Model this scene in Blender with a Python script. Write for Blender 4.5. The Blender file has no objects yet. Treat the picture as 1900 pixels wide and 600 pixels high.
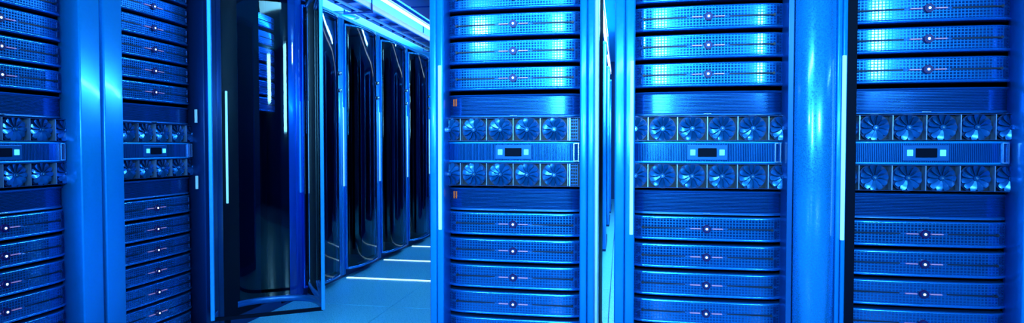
import bpy, bmesh, math, random
from mathutils import Vector, Matrix
random.seed(7)
PI = math.pi
scene = bpy.context.scene
C = scene.collection
H = 0.90                                   # camera height above the floor

# ------------------------------------------------------------------ camera
cam_d = bpy.data.cameras.new('camera')
cam = bpy.data.objects.new('camera', cam_d)
C.objects.link(cam)
cam.location = (0, 0, H)
cam.rotation_euler = (PI/2 - 0.0262, 0, 0.1799)
cam_d.sensor_fit = 'HORIZONTAL'
cam_d.sensor_width = 36
cam_d.lens = 36*1102.8/1900
cam_d.clip_start = 0.02
scene.camera = cam

# ------------------------------------------------------------------ world
w = bpy.data.worlds.new('world'); scene.world = w; w.use_nodes = True
w.node_tree.nodes['Background'].inputs[0].default_value = (0.02, 0.12, 0.5, 1)
w.node_tree.nodes['Background'].inputs[1].default_value = 0.05

# ------------------------------------------------------------------ lights
def area(name, loc, size, power, aim=None, col=(0.24, 0.72, 1.0), spread=180):
    d = bpy.data.lights.new(name, 'AREA'); d.shape = 'RECTANGLE'
    d.size, d.size_y = size; d.energy = power; d.color = col; d.spread = math.radians(spread)
    o = bpy.data.objects.new(name, d); C.objects.link(o); o.location = loc
    if aim:
        v = Vector(aim) - Vector(loc); o.rotation_euler = v.to_track_quat('-Z', 'Y').to_euler()
    return o
area('front_ceiling_light', (-0.15, 0.45, H+1.36), (1.1, 0.22), 17, aim=(-0.5, 1.9, H-0.4), spread=110)
area('centre_wall_light', (-0.1, -2.5, H+0.80), (0.5, 1.2), 26, aim=(-0.3, 2, H+0.6), spread=70)
area('right_wall_light', (2.02, -2.5, H+1.02), (0.32, 0.72), 78, aim=(0.6, 2, H+0.2))
area('left_wall_light', (-1.82, -2.5, H+1.25), (0.28, 0.24), 60, aim=(-0.6, 2, H+0.2))
area('side_wall_light', (3.1, 1.1, H+1.36), (1.2, 0.12), 5, aim=(-1.9, 1.8, H+0.3))
area('aisle_light', (-1.1, 4.2, H+1.36), (0.3, 3.2), 640)
area('hidden_ceiling_fill', (-2.75, 4.8, H+1.02), (0.5, 6.0), 220, aim=(-2.75, 4.8, 5))  # added uplight kept out of view above the racks, brightens the ceiling
area('back_aisle_light', (-0.09, 5.0, H+1.36), (0.12, 5.0), 220)

vs = scene.view_settings
scene.display_settings.display_device = 'sRGB'
vs.view_transform = 'Standard'; vs.look = 'None'; vs.exposure = 0.0; vs.gamma = 1.0
vs.use_curve_mapping = False

# ------------------------------------------------------------------ materials
def mat(name, col, metal=0.0, rough=0.5, coat=0.0, emit=None, estr=0.0, noise=0.0, nscale=40.0, spec=0.5):
    m = bpy.data.materials.new(name); m.use_nodes = True
    nt = m.node_tree; b = nt.nodes['Principled BSDF']
    b.inputs['Base Color'].default_value = (*col, 1)
    b.inputs['Metallic'].default_value = metal
    b.inputs['Roughness'].default_value = rough
    b.inputs['Coat Weight'].default_value = coat
    b.inputs['Coat Roughness'].default_value = 0.12
    b.inputs['Specular IOR Level'].default_value = spec
    if emit:
        b.inputs['Emission Color'].default_value = (*emit, 1)
        b.inputs['Emission Strength'].default_value = estr
    if noise:
        tc = nt.nodes.new('ShaderNodeTexCoord'); n = nt.nodes.new('ShaderNodeTexNoise')
        n.inputs['Scale'].default_value = nscale; n.inputs['Detail'].default_value = 4
        nt.links.new(tc.outputs['Object'], n.inputs['Vector'])
        mr = nt.nodes.new('ShaderNodeMapRange')
        mr.inputs['From Min'].default_value = 0.3; mr.inputs['From Max'].default_value = 0.7
        mr.inputs['To Min'].default_value = rough*(1-noise); mr.inputs['To Max'].default_value = min(1, rough*(1+noise))
        nt.links.new(n.outputs['Fac'], mr.inputs['Value']); nt.links.new(mr.outputs[0], b.inputs['Roughness'])
        mx = nt.nodes.new('ShaderNodeMix'); mx.data_type = 'RGBA'
        k = 1-noise*0.5
        mx.inputs[6].default_value = (*[c*k for c in col], 1); mx.inputs[7].default_value = (*[min(1, c*(2-k)) for c in col], 1)
        nt.links.new(n.outputs['Fac'], mx.inputs[0]); nt.links.new(mx.outputs[2], b.inputs['Base Color'])
    return m

def grid_mat(name, col, hole, px, pz, bar=0.35, rough=0.34, hrough=0.14, vertical_only=False, horizontal_only=False, glossy=0.0):
    """metal sheet with small punched cells: lines between the cells satin, the cells darker and glossier"""
    m = bpy.data.materials.new(name); m.use_nodes = True
    nt = m.node_tree; b = nt.nodes['Principled BSDF']; N = nt.nodes.new; Lk = nt.links.new
    tc = N('ShaderNodeTexCoord'); sp = N('ShaderNodeSeparateXYZ'); Lk(tc.outputs['Object'], sp.inputs[0])
    def stripes(out, p):
        d = N('ShaderNodeMath'); d.operation = 'DIVIDE'; Lk(out, d.inputs[0]); d.inputs[1].default_value = p
        f = N('ShaderNodeMath'); f.operation = 'FRACT'; Lk(d.outputs[0], f.inputs[0])
        g = N('ShaderNodeMath'); g.operation = 'GREATER_THAN'; Lk(f.outputs[0], g.inputs[0]); g.inputs[1].default_value = bar
        return g.outputs[0]
    if vertical_only: fac = stripes(sp.outputs['X'], px)
    elif horizontal_only: fac = stripes(sp.outputs['Z'], pz)
    else:
        mu = N('ShaderNodeMath'); mu.operation = 'MULTIPLY'
        Lk(stripes(sp.outputs['X'], px), mu.inputs[0]); Lk(stripes(sp.outputs['Z'], pz), mu.inputs[1]); fac = mu.outputs[0]
    mx = N('ShaderNodeMix'); mx.data_type = 'RGBA'
    mx.inputs[6].default_value = (*col, 1); mx.inputs[7].default_value = (*hole, 1)
    Lk(fac, mx.inputs[0]); Lk(mx.outputs[2], b.inputs['Base Color'])
    mr = N('ShaderNodeMapRange'); mr.inputs['To Min'].default_value = rough; mr.inputs['To Max'].default_value = hrough
    Lk(fac, mr.inputs['Value']); Lk(mr.outputs[0], b.inputs['Roughness'])
    b.inputs['Metallic'].default_value = 0.75
    if glossy:
        cw = N('ShaderNodeMath'); cw.operation = 'MULTIPLY'; Lk(fac, cw.inputs[0]); cw.inputs[1].default_value = glossy
        Lk(cw.outputs[0], b.inputs['Coat Weight']); b.inputs['Coat Roughness'].default_value = 0.07
    bp = N('ShaderNodeBump'); bp.inputs['Strength'].default_value = 0.06; bp.inputs['Distance'].default_value = 0.001; bp.invert = True
    Lk(fac, bp.inputs['Height']); Lk(bp.outputs[0], b.inputs['Normal'])
    return m

M = {}
M['frame'] = mat('frame_blue', (0.0, 0.30, 0.85), 0.45, 0.34, 0.3, noise=0.15, nscale=120)
M['column'] = mat('column_blue_grained', (0.01, 0.32, 0.9), 0.5, 0.30, 1.0, noise=0.45, nscale=260)
M['panel'] = mat('panel_blue', (0.0, 0.10, 0.38), 0.6, 0.38, 0.2)
M['lip'] = mat('lip_blue', (0.01, 0.27, 0.78), 0.8, 0.22, 0.4)
M['perf'] = grid_mat('perforated_blue', (0.0, 0.15, 0.5), (0.0, 0.085, 0.33), 0.0095, 0.0088, bar=0.32, glossy=1.0)
M['lines'] = grid_mat('lined_blue', (0.0, 0.08, 0.34), (0.0, 0.055, 0.26), 0.01, 0.0045, horizontal_only=True)
M['ribs'] = grid_mat('ribbed_blue', (0.0, 0.12, 0.46), (0.0, 0.085, 0.36), 0.005, 0.005, vertical_only=True)
M['dark'] = mat('dark_navy', (0.0, 0.005, 0.028), 0.2, 0.45)
M['black'] = mat('black_metal', (0.0, 0.003, 0.014), 0.0, 0.5, spec=0.05)
M['navy'] = mat('navy_metal', (0.0, 0.035, 0.17), 0.5, 0.4)
M['blade'] = mat('fan_blade_blue', (0.0, 0.11, 0.38), 0.7, 0.24, 0.3)
M['divider'] = mat('divider_steel', (0.3, 0.5, 0.9), 0.8, 0.3)
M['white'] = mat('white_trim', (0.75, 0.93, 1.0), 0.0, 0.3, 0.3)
M['steel'] = mat('bright_steel', (0.45, 0.75, 1.0), 0.9, 0.2)
M['strip'] = mat('light_strip_glow', (0.5, 0.8, 1.0), 0, 0.4, emit=(0.25, 0.75, 1.0), estr=0.6)
M['ring'] = mat('badge_ring', (0.03, 0.0, 0.09), 0.3, 0.3, 0.5)
M['led'] = mat('white_led', (1, 1, 1), emit=(0.9, 0.95, 1.0), estr=1.6)
M['cyan'] = mat('cyan_led', (0.2, 0.9, 1), emit=(0.10, 0.75, 0.9), estr=0.9)
M['pink'] = mat('rose_bar', (0.75, 0.35, 0.55), 0.3, 0.35, emit=(0.6, 0.25, 0.45), estr=0.22)
M['orange'] = mat('orange_print', (1.0, 0.12, 0.02), 0.0, 0.5)
M['ceil'] = mat('ceiling_paint', (0.05, 0.55, 0.95), 0, 0.8)
M['wallp'] = mat('wall_paint', (0.0, 0.06, 0.22), 0, 0.7)
M['tile'] = mat('floor_tile', (0.12, 0.62, 0.95), 0.0, 0.3, 0.25, noise=0.22, nscale=160)
M['sub'] = mat('sub_floor', (0.0, 0.1, 0.3), 0, 0.8)
M['floor_beam'] = mat('painted_floor_beam', (0.9, 1, 1), 0, 0.3, emit=(0.6, 0.92, 1.0), estr=1.1)  # glow imitating light that falls on the floor, no lamp
M['tube'] = mat('tube_lamp', (1, 1, 1), emit=(0.75, 0.93, 1.0), estr=3.0)

g = bpy.data.materials.new('tinted_glass'); g.use_nodes = True
nt = g.node_tree; nt.nodes.clear()
o_ = nt.nodes.new('ShaderNodeOutputMaterial'); mx = nt.nodes.new('ShaderNodeMixShader')
tr = nt.nodes.new('ShaderNodeBsdfTransparent'); gl = nt.nodes.new('ShaderNodeBsdfGlossy'); fr = nt.nodes.new('ShaderNodeFresnel')
tr.inputs[0].default_value = (0.03, 0.30, 0.66, 1); gl.inputs['Color'].default_value = (0.75, 0.9, 1, 1)
gl.inputs['Roughness'].default_value = 0.04; fr.inputs['IOR'].default_value = 1.45
nt.links.new(fr.outputs[0], mx.inputs[0]); nt.links.new(tr.outputs[0], mx.inputs[1]); nt.links.new(gl.outputs[0], mx.inputs[2])
nt.links.new(mx.outputs[0], o_.inputs[0])
M['glass'] = g

# ------------------------------------------------------------------ mesh helpers
class MB:
    def __init__(s): s.bm = bmesh.new(); s.mats = []
    def mi(s, m):
        if m not in s.mats: s.mats.append(m)
        return s.mats.index(m)
    def box(s, x0, x1, y0, y1, z0, z1, m='frame', bev=0.0, smooth=False):
        i = s.mi(m); v = [s.bm.verts.new(p) for p in [(x0,y0,z0),(x1,y0,z0),(x1,y1,z0),(x0,y1,z0),(x0,y0,z1),(x1,y0,z1),(x1,y1,z1),(x0,y1,z1)]]
        fs = [s.bm.faces.new([v[k] for k in q]) for q in [(0,3,2,1),(4,5,6,7),(0,1,5,4),(1,2,6,5),(2,3,7,6),(3,0,4,7)]]
        for f in fs: f.material_index = i
        if bev:
            es = list({e for f in fs for e in f.edges})
            r = bmesh.ops.bevel(s.bm, geom=es, offset=bev, segments=2, affect='EDGES', profile=0.5)
            for f in r['faces']: f.material_index = i
        return s
    def prism(s, pts, z0, z1, m='frame', smooth=True, cap=True):
        """pts: plan outline (closed, counter-clockwise)"""
        i = s.mi(m); a = [s.bm.verts.new((x, y, z0)) for x, y in pts]; b = [s.bm.verts.new((x, y, z1)) for x, y in pts]
        n = len(pts)
        for k in range(n):
            f = s.bm.faces.new((a[k], a[(k+1) % n], b[(k+1) % n], b[k])); f.material_index = i; f.smooth = smooth
        if cap:
            f = s.bm.faces.new(a[::-1]); f.material_index = i
            f = s.bm.faces.new(b); f.material_index = i
        return s
    def cyl(s, c, axis, r, h, n=16, m='frame', r2=None, smooth=True):
        i = s.mi(m); r2 = r if r2 is None else r2
        mat4 = Matrix.Translation(c) @ Vector(axis).to_track_quat('Z', 'Y').to_matrix().to_4x4()
        a = [s.bm.verts.new(mat4 @ Vector((r*math.cos(2*PI*k/n), r*math.sin(2*PI*k/n), 0))) for k in range(n)]
        b = [s.bm.verts.new(mat4 @ Vector((r2*math.cos(2*PI*k/n), r2*math.sin(2*PI*k/n), h))) for k in range(n)]
        for k in range(n):
            f = s.bm.faces.new((a[k], a[(k+1) % n], b[(k+1) % n], b[k])); f.material_index = i; f.smooth = smooth
        f = s.bm.faces.new(a[::-1]); f.material_index = i
        f = s.bm.faces.new(b); f.material_index = i
        return s
    def grid(s, rows, matfn, smooth=True, sharp=()):
        vv = [[s.bm.verts.new(p) for p in r] for r in rows]
        for a in range(len(rows)-1):
            for b in range(len(rows[0])-1):
                f = s.bm.faces.new((vv[a][b], vv[a][b+1], vv[a+1][b+1], vv[a+1][b])); f.material_index = s.mi(matfn(b)); f.smooth = smooth
        for a in range(len(rows)-1):
            for b in sharp: s.bm.edges.get((vv[a][b], vv[a+1][b])).smooth = False
        return s
    def mesh(s, name):
        bmesh.ops.recalc_face_normals(s.bm, faces=s.bm.faces)
        me = bpy.data.meshes.new(name); s.bm.to_mesh(me); s.bm.free()
        for m in s.mats: me.materials.append(M[m])
        return me

def link(name, me, parent=None, loc=(0, 0, 0)):
    o = bpy.data.objects.new(name, me); C.objects.link(o); o.location = loc
    if parent: o.parent = parent
    return o
def thing(name, label, cat, loc=(0, 0, 0), rz=0.0, group=None):
    o = bpy.data.objects.new(name, None); C.objects.link(o); o.location = loc; o.rotation_euler = (0, 0, rz)
    o.empty_display_size = 0.05
    o['label'] = label; o['category'] = cat
    if group: o['group'] = group
    return o
def structure(o): o['kind'] = 'structure'; return o
def children_of(o, table): return table.get(o.name, [])
def copy_tree(o, table, parent=None):
    c = o.copy(); C.objects.link(c)
    if parent: c.parent = parent
    for ch in children_of(o, table): copy_tree(ch, table, c)
    return c
def table_of(root_list):
    t = {}
    for o in C.objects:
        if o.parent: t.setdefault(o.parent.name, []).append(o)
    return t

# ------------------------------------------------------------------ the room
FZ = 0.0
structure(link('floor', MB().box(-3.6, 3.2, -2.6, 10.2, -0.08, -0.02, 'sub').mesh('floor')))
floor = bpy.data.objects['floor']
tw, tl = 0.60, 0.645
tile_me = MB().box(-tw/2+.0025, tw/2-.0025, -tl/2+.0025, tl/2-.0025, -0.02, 0.0, 'tile', bev=0.0012).mesh('floor_tile')
for i in range(-3, 7):
    for j in range(-6, 11):
        x = -1.256 + (i-0.5)*tw; y = 3.77 + (j-0.5)*tl
        if x < -3.4 or x > 3.0: continue
        t = link('floor_tile', tile_me, floor, (x, y, 0))
for y in (3.77, 4.415, 5.06):  # glowing strips stand in for light beams crossing the floor
    link('light_beam_strip', MB().box(-1.83, -0.75, -0.011, 0.011, -0.01, 0.004, 'floor_beam').mesh('light_beam_strip'), floor, (0, y, 0))
structure(link('ceiling', MB().box(-3.6, 3.2, -2.6, 10.2, H+1.42, H+1.5, 'ceil').mesh('ceiling')))
structure(link('wall_left', MB().box(-3.7, -3.6, -2.6, 10.2, 0, H+1.42, 'wallp').mesh('wall_left')))
structure(link('wall_right', MB().box(3.2, 3.3, -2.6, 10.2, 0, H+1.42, 'wallp').mesh('wall_right')))
structure(link('wall_far', MB().box(-3.6, 3.2, 10.2, 10.3, 0, H+1.42, 'wallp').mesh('wall_far')))
structure(link('wall_near', MB().box(-3.6, 3.2, -2.7, -2.6, 0, H+1.42, 'wallp').mesh('wall_near')))

# ------------------------------------------------------------------ prototypes of what sits in the racks
def bez_y(x):                               # plan curve of a bezel: nearly flat, swept back at both ends
    u = abs(x)/0.241
    return 0.008*u*u + 0.036*u**12
XS = [-.241+.482*(0.5-0.5*math.cos(PI*k/30)) for k in range(31)]
PROF = [(-.0385,.035),(-.0385,.004),(-.037,.0005),(-.0345,-.001),(-.031,-.0005),(-.0295,.003),(-.0285,.0040),(-.003,.0040),
        (-.002,.0045),(.002,.0045),(.003,.0040),(.0315,.0040),(.0345,.0044),(.0365,.007),(.0375,.010),(.0375,.035)]
def bez_mat(b):
    if 1 <= b <= 4: return 'lip'
    if b in (6, 10): return 'perf'
    if b in (7, 8, 9): return 'panel'
    return 'lip' if b in (11, 12) else 'panel'
def bezel_mesh():
    mb = MB(); rows = [[(x, bez_y(x)+off, z) for z, off in PROF] for x in XS]
    for r_, x in zip(rows, XS):              # round the bottom corners of the outline
        e = max(0, abs(x)-0.225)/0.016
        if e > 0:
            lift = 0.010*(1-math.sqrt(max(0, 1-e*e)))
            for k in range(5): r_[k] = (r_[k][0], r_[k][1], r_[k][2]+lift)
    mb.grid(rows, bez_mat, sharp=(1, 6, 7, 8, 9, 10, 11, 14)); return mb.mesh('bezel')
def make_server():
    t = thing('server', 'server', 'server')
    link('chassis', MB().box(-.214, .214, .046, .62, -.036, .034, 'dark').mesh('chassis'), t)
    link('bezel', bezel_mesh(), t)
    link('badge', MB().cyl((0, .006, 0), (0, -1, 0), .0125, .0105, 20, 'ring').cyl((0, -.0045, 0), (0, -1, 0), .0085, .001, 20, 'navy').mesh('badge'), t)
    link('indicator_light', MB().cyl((0, -.0055, 0), (0, -1, 0), .0036, .0012, 12, 'led').mesh('indicator_light'), t)
    bar = MB().box(-.0155, .0155, -.0015, .005, -.0011, .0011, 'pink').mesh('badge_bar')
    for s in (-1, 1): link('badge_bar', bar, t, (s*.033, -.001, 0))
    slot = MB().box(-.065, .065, .0, .006, -.0016, .0016, 'dark').cyl((.066, .008, 0), (0, -1, 0), .0042, .007, 12, 'dark').mesh('slot')
    for s in (-1, 1):
        o = link('slot', slot, t, (s*.128, .0045, 0))
        if s < 0: o.rotation_euler = (0, PI, 0)
    win = MB().box(-.0042, .0042, -.001, .004, -.0095, .0095, 'navy').mesh('vent_window')
    for s in (-1, 1):
        for zz in (-.0155, .0165):
            link('vent_window', win, t, (s*.206, bez_y(.206)+.0025, zz)).rotation_euler = (0, 0, s*math.atan((bez_y(.21)-bez_y(.202))/.008))
    return t
def make_blank():
    t = thing('blank_panel', 'blank', 'panel')
    rows = []
    for x in XS:
        y = bez_y(x)
        rows.append([(x, y+.035, -.038), (x, y+.006, -.038), (x, y+.006, -.034), (x, y+.010, -.030), (x, y+.010, .029), (x, y+.003, .033), (x, y+.002, .036), (x, y+.035, .038)])
    link('faceplate', MB().grid(rows, lambda b: 'lines' if b == 3 else 'panel', sharp=(1, 3, 4, 6)).mesh('faceplate'), t)
    link('pull_tab', MB().box(-.012, .012, .001, .008, -.0355, -.0325, 'steel', bev=.0006).mesh('pull_tab'), t)
    return t
def make_control():
    t = thing('control_panel', 'control', 'panel')
    rows = []
    for x in XS:
        y = bez_y(x)*.6
        rows.append([(x, y+.035, -.034), (x, y+.004, -.034), (x, y+.002, -.031), (x, y+.004, -.028), (x, y+.004, .028), (x, y+.002, .031), (x, y+.004, .034), (x, y+.035, .034)])
    link('faceplate', MB().grid(rows, lambda b: 'ribs' if b == 3 else 'frame', sharp=(1, 3, 4, 6)).mesh('faceplate'), t)
    link('display_bezel', MB().box(-.062, .062, .0, .006, -.024, .024, 'panel', bev=.002).mesh('display_bezel'), t)
    link('display', MB().box(-.028, .028, -.003, .002, -.0135, .0135, 'black', bev=.001).mesh('display'), t)
    led = MB().box(-.0075, .0075, -.003, .002, -.009, .009, 'cyan', bev=.001).mesh('indicator_light')
    for s in (-1, 1): link('indicator_light', led, t, (s*.0435, 0, 0))
    y = bez_y(.207)*.6
    h = MB().box(-.009, -.006, -.006, .006, -.03, .03, 'steel').box(.006, .009, -.006, .006, -.03, .03, 'steel').box(-.009, .009, -.006, .006, .027, .03, 'steel').box(-.009, .009, -.006, .006, -.03, -.027, 'steel')
    link('ear_handle', h.mesh('ear_handle'), t, (.207, y, 0))
    return t
def blade_mesh():
    mb = MB(); i = mb.mi('blade'); n = 5; rows = []
    for k in range(n+1):
        r = .008 + .030*k/n
        wd = (.0022 + .0062*math.sin(min(1, k/n*1.15)*PI*0.62)) * (0.72 if k == n else 1)
        tw_ = 0.75 - 0.40*k/n                # pitch of the blade, easing towards its tip
        dx, dy = wd*math.cos(tw_), wd*math.sin(tw_)
        rows.append([(-dx, -dy+.001, r), (0, 0.0, r+.0008), (dx, dy-.001, r)])
    mb.grid(rows, lambda b: 'blade'); return mb.mesh('blade')
BLADE = blade_mesh()
FAN_ME = MB()
FAN_ME.cyl((0, .012, 0), (0, -1, 0), .008, .010, 14, 'blade', r2=.0075)
FAN_ME.cyl((0, .016, 0), (0, -1, 0), .0415, .001, 28, 'navy')
FAN_ME = FAN_ME.mesh('fan')
NB = 11
def make_fan_tray(vent):
    t = thing('fan_tray', 'fans', 'fan tray')
    x1 = .226 if vent else .268
    hb = MB(); x0 = -.262
    hb.box(x0, x1, .024, .10, -.0385, .0385, 'dark').box(x0, x1, .004, .026, .0365, .0385, 'navy').box(x0, x1, .004, .026, -.0385, -.0365, 'navy')
    link('housing', hb.mesh('housing'), t)
    dv = MB().box(-.0012, .0012, .0, .024, -.0365, .0365, 'divider').mesh('divider')
    for k in (-2, -1, 0, 1, 2): link('divider', dv, t, (k*.09, 0, 0))
    dot = MB().cyl((0, .002, 0), (0, -1, 0), .0028, .002, 10, 'steel').mesh('hub_cap')
    for k in range(-3, 3 if not vent else 2):
        cx = (k+.5)*.09
        if k == -3: cx = -.2205
        f = link('fan', FAN_ME, t, (cx, 0, 0))
        a0 = random.random()*2*PI
        for b in range(NB):
            o = link('blade', BLADE, f, (0, .007, 0)); o.rotation_euler = (0, a0 + b*2*PI/NB, 0)
        link('hub_cap', dot, f)
    if vent:
        v = MB().box(.184, .188, .002, .024, -.0365, .0365, 'divider')
        for k in range(7): v.box(.188, .212, .014, .024, -.034+k*.0105, -.031+k*.0105, 'panel')
        for k in range(4): v.box(.188+k*.0075, .1895+k*.0075, .013, .024, -.0365, .0365, 'panel')
        link('side_vent', v.mesh('side_vent'), t)
    return t

proto = {'server': make_server(), 'blank': make_blank(), 'control': make_control(), 'tray': make_fan_tray(False), 'tray_vent': make_fan_tray(True)}
TBL = table_of(None)
fresh = set(proto)
def place(kind, loc, rz, label, group):
    src = proto[kind]
    if kind in fresh: o = src; fresh.discard(kind)
    else: o = copy_tree(src, TBL)
    o.location = loc; o.rotation_euler = (0, 0, rz); o['label'] = label
    if group: o['group'] = group
    elif 'group' in o: del o['group']
    return o

# ------------------------------------------------------------------ racks
Z0, Z1 = 0.0, H+0.86
def arc(x0, x1, y, bulge, n=14, p=2.0):
    out = []
    for k in range(n+1):
        u = -1+2*k/n; out.append(((x0+x1)/2+u*(x1-x0)/2, y-bulge*(1-abs(u)**p)))
    return out
def post_mesh(x0, x1, left, style='flat', m='frame'):
    """front upright of a rack: two joined flats with a seam and rounded edges; y runs into the rack"""
    mb = MB(); xm = x0+(x1-x0)*(.5 if style == 'flat' else .1)
    def flat(a, b, y):
        r = min(.006, (b-a)/3)
        pts = [(a, .03)] + [(a+r-r*math.cos(t), y+r-r*math.sin(t)) for t in [0, PI/8, PI/4, 3*PI/8, PI/2]] + \
              [(b-r+r*math.sin(t), y+r-r*math.cos(t)) for t in [0, PI/8, PI/4, 3*PI/8, PI/2]] + [(b, .03)]
        return pts
    if style == 'plain':
        mb.prism(flat(x0, x1, -.057), Z0+.02, Z1, m); return mb.mesh('post')
    mb.prism(flat(x0, xm, -.057 if not left else -.055), Z0+.02, Z1, m)
    mb.prism(flat(xm+.001, x1, -.055 if not left else -.057), Z0+.02, Z1, m)
    return mb.mesh('post')
def door_pts(L=.47, bulge=.20, n=28, t=0.0, skew=0.0):
    out = []
    for k in range(n+1):
        a = PI*k/n; c, s = math.cos(a), math.sin(a)
        e = 2/2.5
        u = -math.copysign(abs(c)**e, c); v = abs(s)**e
        u += skew*v*v
        out.append((u*(L/2-t), (bulge-t)*v))
    return out
def make_door(parent, L=.46, bulge=.20, z0=.055, z1=H+.83, skew=0.0, bar='lip', far='frame', latch=False, rim=None, rt=.016):
    """curved tinted door; the bulge is along -y of its own frame, the chord along x, origin at mid chord"""
    pts = door_pts(L, bulge, skew=skew); inn = door_pts(L, bulge, t=.012, skew=skew)
    outl = [(x, -y) for x, y in pts]; inl = [(x, -y) for x, y in inn]
    gm = MB(); gm.grid([[(x*.985, -y*.98, z0+.014) , (x*.985, -y*.98, z1-.014)] for x, y in pts], lambda b: 'glass')
    door = link('glass_door', gm.mesh('glass_door'), parent)
    for a, b in ((z0, z0+rt), (z1-rt, z1)):
        link('curved_rim', MB().prism((outl + inl[::-1])[::-1], a, b, rim or bar).mesh('curved_rim'), door)
    for s in (-1, 1):
        link('stile', MB().box(s*L/2-.009, s*L/2+.009, -.012, .012, z0, z1, far if s > 0 else bar, bev=.003).mesh('stile'), door)
    if latch:
        for zz in (H+.36, H+.47): link('latch', MB().cyl((L/2-.03, -.045, zz), (0.3, -1, 0), .014, .02, 12, 'steel').mesh('latch'), door)
    link('rail', MB().box(-L/2, L/2, -.006, .006, z0-.004, z0+.012, 'black').mesh('rail'), door)
    link('rail', MB().box(-L/2, L/2, -.006, .006, z1-.012, z1+.004, 'black').mesh('rail'), door)
    return door
strip_me = MB().box(-.0055, .0055, -.004, .003, -.275, .262, 'strip', bev=.002).mesh('light_strip')
def make_rack(name, label, loc, rz, lo=-.282, li=-.222, ri=.222, ro=.282, depth=.92, door=None, strip=True, open_front=True, group=None, body=None, cap=False, lm='frame', rm='frame', style='flat', strip_x=None):
    t = thing(name, label, 'server rack', loc, rz, group)
    bx0, bx1 = body or (-.274, .274)
    side = MB().box(bx0, bx0+.004, .0305, depth, Z0+.02, Z1-.02, 'black').mesh('side_panel'); link('side_panel', side, t)
    side = MB().box(bx1-.004, bx1, .0305, depth, Z0+.02, Z1-.02, 'black').mesh('side_panel'); link('side_panel', side, t)
    link('back_panel', MB().box(bx0, bx1, depth, depth+.01, Z0+.02, Z1-.02, 'black').mesh('back_panel'), t)
    link('top_panel', MB().box(lo, ro, -.055, depth+.01, Z1, Z1+.025, 'frame', bev=.004).mesh('top_panel'), t)
    link('plinth', MB().box(lo, ro, -.05, depth+.01, Z0, Z0+.06, 'navy', bev=.003).mesh('plinth'), t)
    link('post', post_mesh(lo, li, True, style, lm), t); 
    if cap:
        link('post', MB().box(ri, ri+.016, -.045, .03, Z0+.02, Z1, 'panel', bev=.002).mesh('post'), t)
        c = MB(); pts = arc(ri+.018, ro, -.052, .032, 20, 2.6); c.prism([(ri+.018, -.02)]+pts+[(ro, -.02)], Z0+.02, Z1, 'column')
        link('curved_cover', c.mesh('curved_cover'), t)
    else: link('post', post_mesh(ri, ro, False, style, rm), t)
    rl = MB().box(-.236, -.2275, .036, .05, Z0+.06, Z1, 'black').mesh('mounting_rail'); link('mounting_rail', rl, t)
    rl = MB().box(.2275, .236, .036, .05, Z0+.06, Z1, 'black').mesh('mounting_rail'); link('mounting_rail', rl, t)
    if strip: link('light_strip', strip_me, t, (strip_x or (li-.010 if door is None else li-.030), -.0595, H))
    if door == 'closed':
        d = make_door(t, L=.46-(li+.222), bulge=.075, skew=-.01, far='white', latch=True); d.location = ((li+.222)/2, -.062, 0)
    return t

F = 1.929
Z_U0, Z_D0, P = .2236, -.2594, .0888
words = {-1: 'top'}
def fill(loc_fn, rz, desc, ups, downs, vent=False, label_strip=False, bare=False):
    """desc: how this rack is singled out in words"""
    up_names = ['lowest of the servers above the upper fan row', 'second server above the fans', 'third server above the fans', 'fourth server above the fans', 'fifth server above the fans', 'sixth server above the fans']
    dn_names = ['first server below the fans', 'second server below the fans', 'third server below the fans', 'fourth server below the fans', 'fifth server below the fans', 'sixth server below the fans', 'seventh server below the fans']
    up_names[0] = 'first server above the fans'
    up_names = [u.replace(' server','') for u in up_names]; dn_names = [u.replace(' server','') for u in dn_names]
    if bare: up_names = ['lowest', 'second from the bottom', 'third from the bottom', 'fourth from the bottom', 'fifth from the bottom', 'topmost']
    for k in range(ups):
        place('server', loc_fn(H+Z_U0+k*P), rz, f'blue server, {up_names[k]} {desc}', 'vented servers with round badges')
    for k in range(downs):
        place('server', loc_fn(H+Z_D0-k*P), rz, f'blue server, {dn_names[k]} {desc}', 'vented servers with round badges')
    if bare: return
    for z, wd in ((.134, 'above'), (-.178, 'below')):
        b = place('blank', loc_fn(H+z), rz, f'plain lined blue panel just {wd} the fans {desc}', 'plain panels beside the fan rows')
        if label_strip:
            sx = -.202
            lb = MB()
            for q in (0, 1): lb.box(-.008+q*.009, -.003+q*.009, -.001, .002, -.012, .012, 'orange')
            o = link('printed_label', lb.mesh('printed_label'), b, (sx, bez_y(.202)+.010, .012)); o['label'] = 'two small orange marks'
            o.rotation_euler = (0, 0, -math.atan((bez_y(.206)-bez_y(.198))/.008))
    kind = 'tray_vent' if vent else 'tray'
    place(kind, loc_fn(H+.0545), rz, f'upper row of small fans {desc}', 'fan rows')
    place(kind, loc_fn(H-.0945), rz, f'lower row of small fans {desc}', 'fan rows')
    place('control', loc_fn(H-.0205), rz, f'control panel with two cyan lights {desc}', 'control panels')

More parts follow.
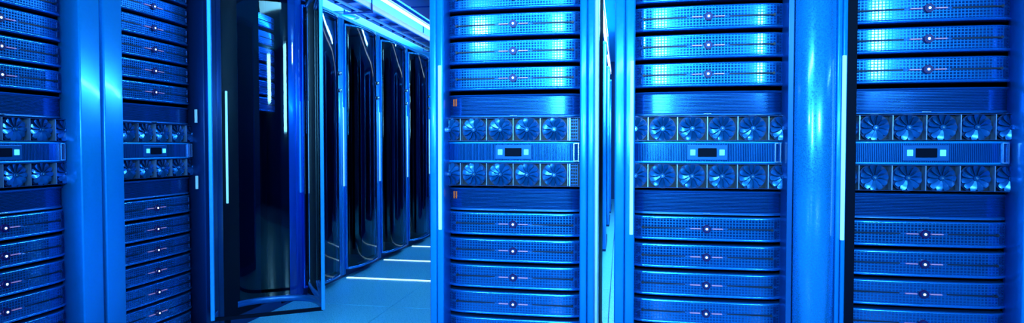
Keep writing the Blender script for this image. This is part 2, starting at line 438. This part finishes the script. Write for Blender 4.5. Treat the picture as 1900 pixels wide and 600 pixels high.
# the three racks that face the camera
r3 = make_rack('server_rack', 'open blue server rack left of the narrow gap, standing alone in the middle', (-.347, F, 0), 0, lo=-.269, ro=.268, body=(-.267, .266))
link('edge_tone_strip', MB().prism(arc(.268, .281, -.045, .008, 8)[::1]+[(.281, .02), (.268, .02)], .02, Z1, 'white').mesh('edge_tone_strip'), r3)  # white strip imitates the light caught by the side panel's edge
r4 = make_rack('server_rack', 'open blue server rack right of the narrow gap, with wide curved cover', (.267, F, 0), 0, lo=-.284, li=-.222, ro=.352, body=(-.274, .274), cap=True)
r5 = make_rack('server_rack', 'open blue server rack at the right edge of the photo', (.882, F, 0), 0, lo=-.262, li=-.235, body=(-.2715, .274))
link('edge_tone_strip', MB().box(-.2345, -.208, -.050, .03, .02, Z1, 'black').mesh('edge_tone_strip'), r5)  # black strip painted in for the dark gap beside the post
fill(lambda z: (-.347, F, z), 0, 'in the rack left of the narrow gap', 5, 5, vent=True, label_strip=True)
fill(lambda z: (.267, F, z), 0, 'in the rack right of the narrow gap', 5, 5)
fill(lambda z: (.882, F, z), 0, 'in the rightmost rack', 5, 5)

# the row along the left side, fronts towards the aisle
XL = -1.907
YR = [1.550] + [1.563 + .614*k for k in range(1, 9)]
descr = ['leftmost open server rack in the left row, cut by the frame', 'server rack in the left row with its curved glass door swung out']
for k, dsc in enumerate(descr):
    r = make_rack('server_rack', dsc, (XL, YR[k], 0), PI/2, lo=-.3065, ro=.3065, strip=False, body=(-.274, .274), depth=.92, rm='navy' if k else 'frame', style='plain')
    if k == 1:
        for zc in (H+.135, H-.165):
            link('white_clip', MB().box(.205, .2125, -.03, -.02, zc-.03, zc+.03, 'white', bev=.001).mesh('white_clip'), r)
        A = Vector((-1.83, 2.412)); B = Vector((-1.425, 2.675)); mid = (A+B)/2; L = (B-A).length
        d = make_door(r, L=L, bulge=.25, z0=H-.80, z1=H+.80, skew=-.085, bar='frame', far='frame', rim='panel', rt=.03)
        ang = math.atan2((B-A).y, (B-A).x)
        # bulge is along -y of the door: it must point away from the camera -> turn by 180 degrees
        Wm = Matrix.Translation((mid.x, mid.y, 0)) @ Matrix.Rotation(ang+PI, 4, 'Z')
        Rm = Matrix.Translation((XL, YR[k], 0)) @ Matrix.Rotation(PI/2, 4, 'Z')
        d.matrix_local = Rm.inverted() @ Wm
        d['label'] = 'curved tinted glass door standing open'
fill(lambda z: (XL, YR[0], z), PI/2, 'in the leftmost rack', 6, 6)
fill(lambda z: (XL, YR[1], z), PI/2, 'in the rack beside the open glass door', 6, 7)
ordn = ['first closed rack behind the open glass door', 'first closed one right of the open door, partly behind it', 'second closed one, nearest fully clear of the open door', 'third closed one counting from the open door', 'fourth closed one counting from the open door', 'last closed one, just left of the middle open rack']
hid = make_rack('server_rack', 'dark server rack in the left row directly behind the open glass door', (XL, YR[2], 0), PI/2, lo=-.3065, li=-.268, ro=.3065, body=(-.274, .274), lm='navy', rm='black', style='plain', strip_x=-.243)
link('edge_tone_strip', MB().box(-.267, -.223, -.055, .02, .02, Z1, 'black').mesh('edge_tone_strip'), hid)
link('half_door', MB().box(-.222, .035, -.052, -.034, .06, Z1, 'black', bev=.003).mesh('half_door'), hid)
for k in range(3, 8):
    make_rack('server_rack', f'glass fronted rack, {ordn[k-2]}', (XL, YR[k], 0), PI/2, lo=-.3065, li=-.165 if k == 3 else -.222, ro=.3065, door='closed', body=(-.274, .274), group='closed racks of the left row')
fill(lambda z: (XL+.045, YR[2], z), PI/2, 'in the rack behind the open door', 6, 0, bare=True)

# racks in the rows behind, seen through the narrow gap
for k, y in enumerate((3.55, 5.15, 6.75, 8.1)):
    make_rack('server_rack', ['nearest', 'second', 'third', 'farthest'][k]+' rack beyond the narrow gap, only its side showing', (-.40, y, 0), 0, lo=-.284, ro=.284, depth=.55, strip=False, group='racks beyond the gap')

# ------------------------------------------------------------------ overhead
def bar(name, x0, x1, z0, z1, m, parent, y0=1.5, y1=10.0):
    return link(name, MB().box(x0, x1, y0, y1, z0, z1, m, bev=.002).mesh(name), parent)
tz = H+1.12
t = thing('cable_tray', 'white and dark ladder of cable tray hung above the left row', 'cable tray', (0, 0, 0))
bar('side_rail', -2.235, -2.22, tz, tz+.05, 'white', t); bar('side_rail', -2.02, -2.005, tz, tz+.05, 'white', t)
link('tray_bed', MB().box(-2.22, -2.02, 1.5, 10.0, tz+.021, tz+.024, 'navy').mesh('tray_bed'), t)
rung = MB().box(-2.221, -2.019, -.012, .012, tz+.005, tz+.02, 'navy').mesh('rung')
for k in range(28): link('rung', rung, t, (0, 1.7+k*.3, 0))
for y in (2.6, 4.6, 6.6, 8.6):
    link('hanger', MB().box(-2.245, -2.236, y-.008, y+.008, tz-.03, H+1.42, 'navy').box(-2.004, -1.995, y-.008, y+.008, tz-.03, H+1.42, 'navy').box(-2.245, -1.995, y-.01, y+.01, tz-.035, tz-.022, 'navy').mesh('hanger'), t)
def pipe(name, x, z, r, m, label, cat, group=None):
    o = link(name, MB().cyl((x, 1.5, z), (0, 1, 0), r, 8.5, 12, m).mesh(name)); o['label'] = label; o['category'] = cat
    if group: o['group'] = group
    return o
pipe('conduit', -2.18, tz+.038, .016, 'black', 'thin black cable run lying along the left of the ladder tray', 'pipe', 'cable runs on the tray')
pipe('conduit', -2.12, tz-.007, .011, 'white', 'thin white conduit clipped under the middle of the ladder tray', 'pipe', 'cable runs on the tray')
pipe('conduit', -2.06, tz+.038, .016, 'navy', 'navy cable run lying along the right of the ladder tray', 'pipe', 'cable runs on the tray')
lt = thing('batten_light', 'long white batten light right of the cable tray', 'light', (0, 0, 0))
link('lamp_tube', MB().cyl((-1.90, 1.5, tz+.07), (0, 1, 0), .013, 8.5, 12, 'tube').mesh('lamp_tube'), lt)
link('lamp_housing', MB().box(-1.925, -1.875, 1.45, 10.0, tz+.09, tz+.12, 'frame').mesh('lamp_housing'), lt)
du = thing('ceiling_shade_box', 'added dark blue box standing in for the shaded ceiling over the aisle', 'shade box', (0, 0, 0))
for k in range(7):  # invented boxes that make the ceiling look dark here
    link('shade_box_section', MB().box(-1.80, -.85, 1.2+k*1.25, 2.42+k*1.25, H+1.20, H+1.40, 'navy', bev=.01).mesh('shade_box_section'), du)
v = thing('ceiling_vent', 'round dark ceiling vent over the left row', 'vent', (-2.95, 6.05, H+1.42))
link('outer_ring', MB().cyl((0, 0, 0), (0, 0, -1), .20, .02, 28, 'navy', r2=.17).mesh('outer_ring'), v)
link('diffuser_cone', MB().cyl((0, 0, -.02), (0, 0, -1), .13, .03, 28, 'frame', r2=.09).mesh('diffuser_cone'), v)
bl = thing('batten_light', 'white batten light over the aisle beyond the narrow gap', 'light', (0, 0, 0))
link('lamp_tube', MB().cyl((-.165, 2.0, H+1.2), (0, 1, 0), .014, 8.0, 12, 'tube').mesh('lamp_tube'), bl)
link('lamp_housing', MB().box(-.19, -.14, 2.0, 10.0, H+1.22, H+1.25, 'frame').mesh('lamp_housing'), bl)
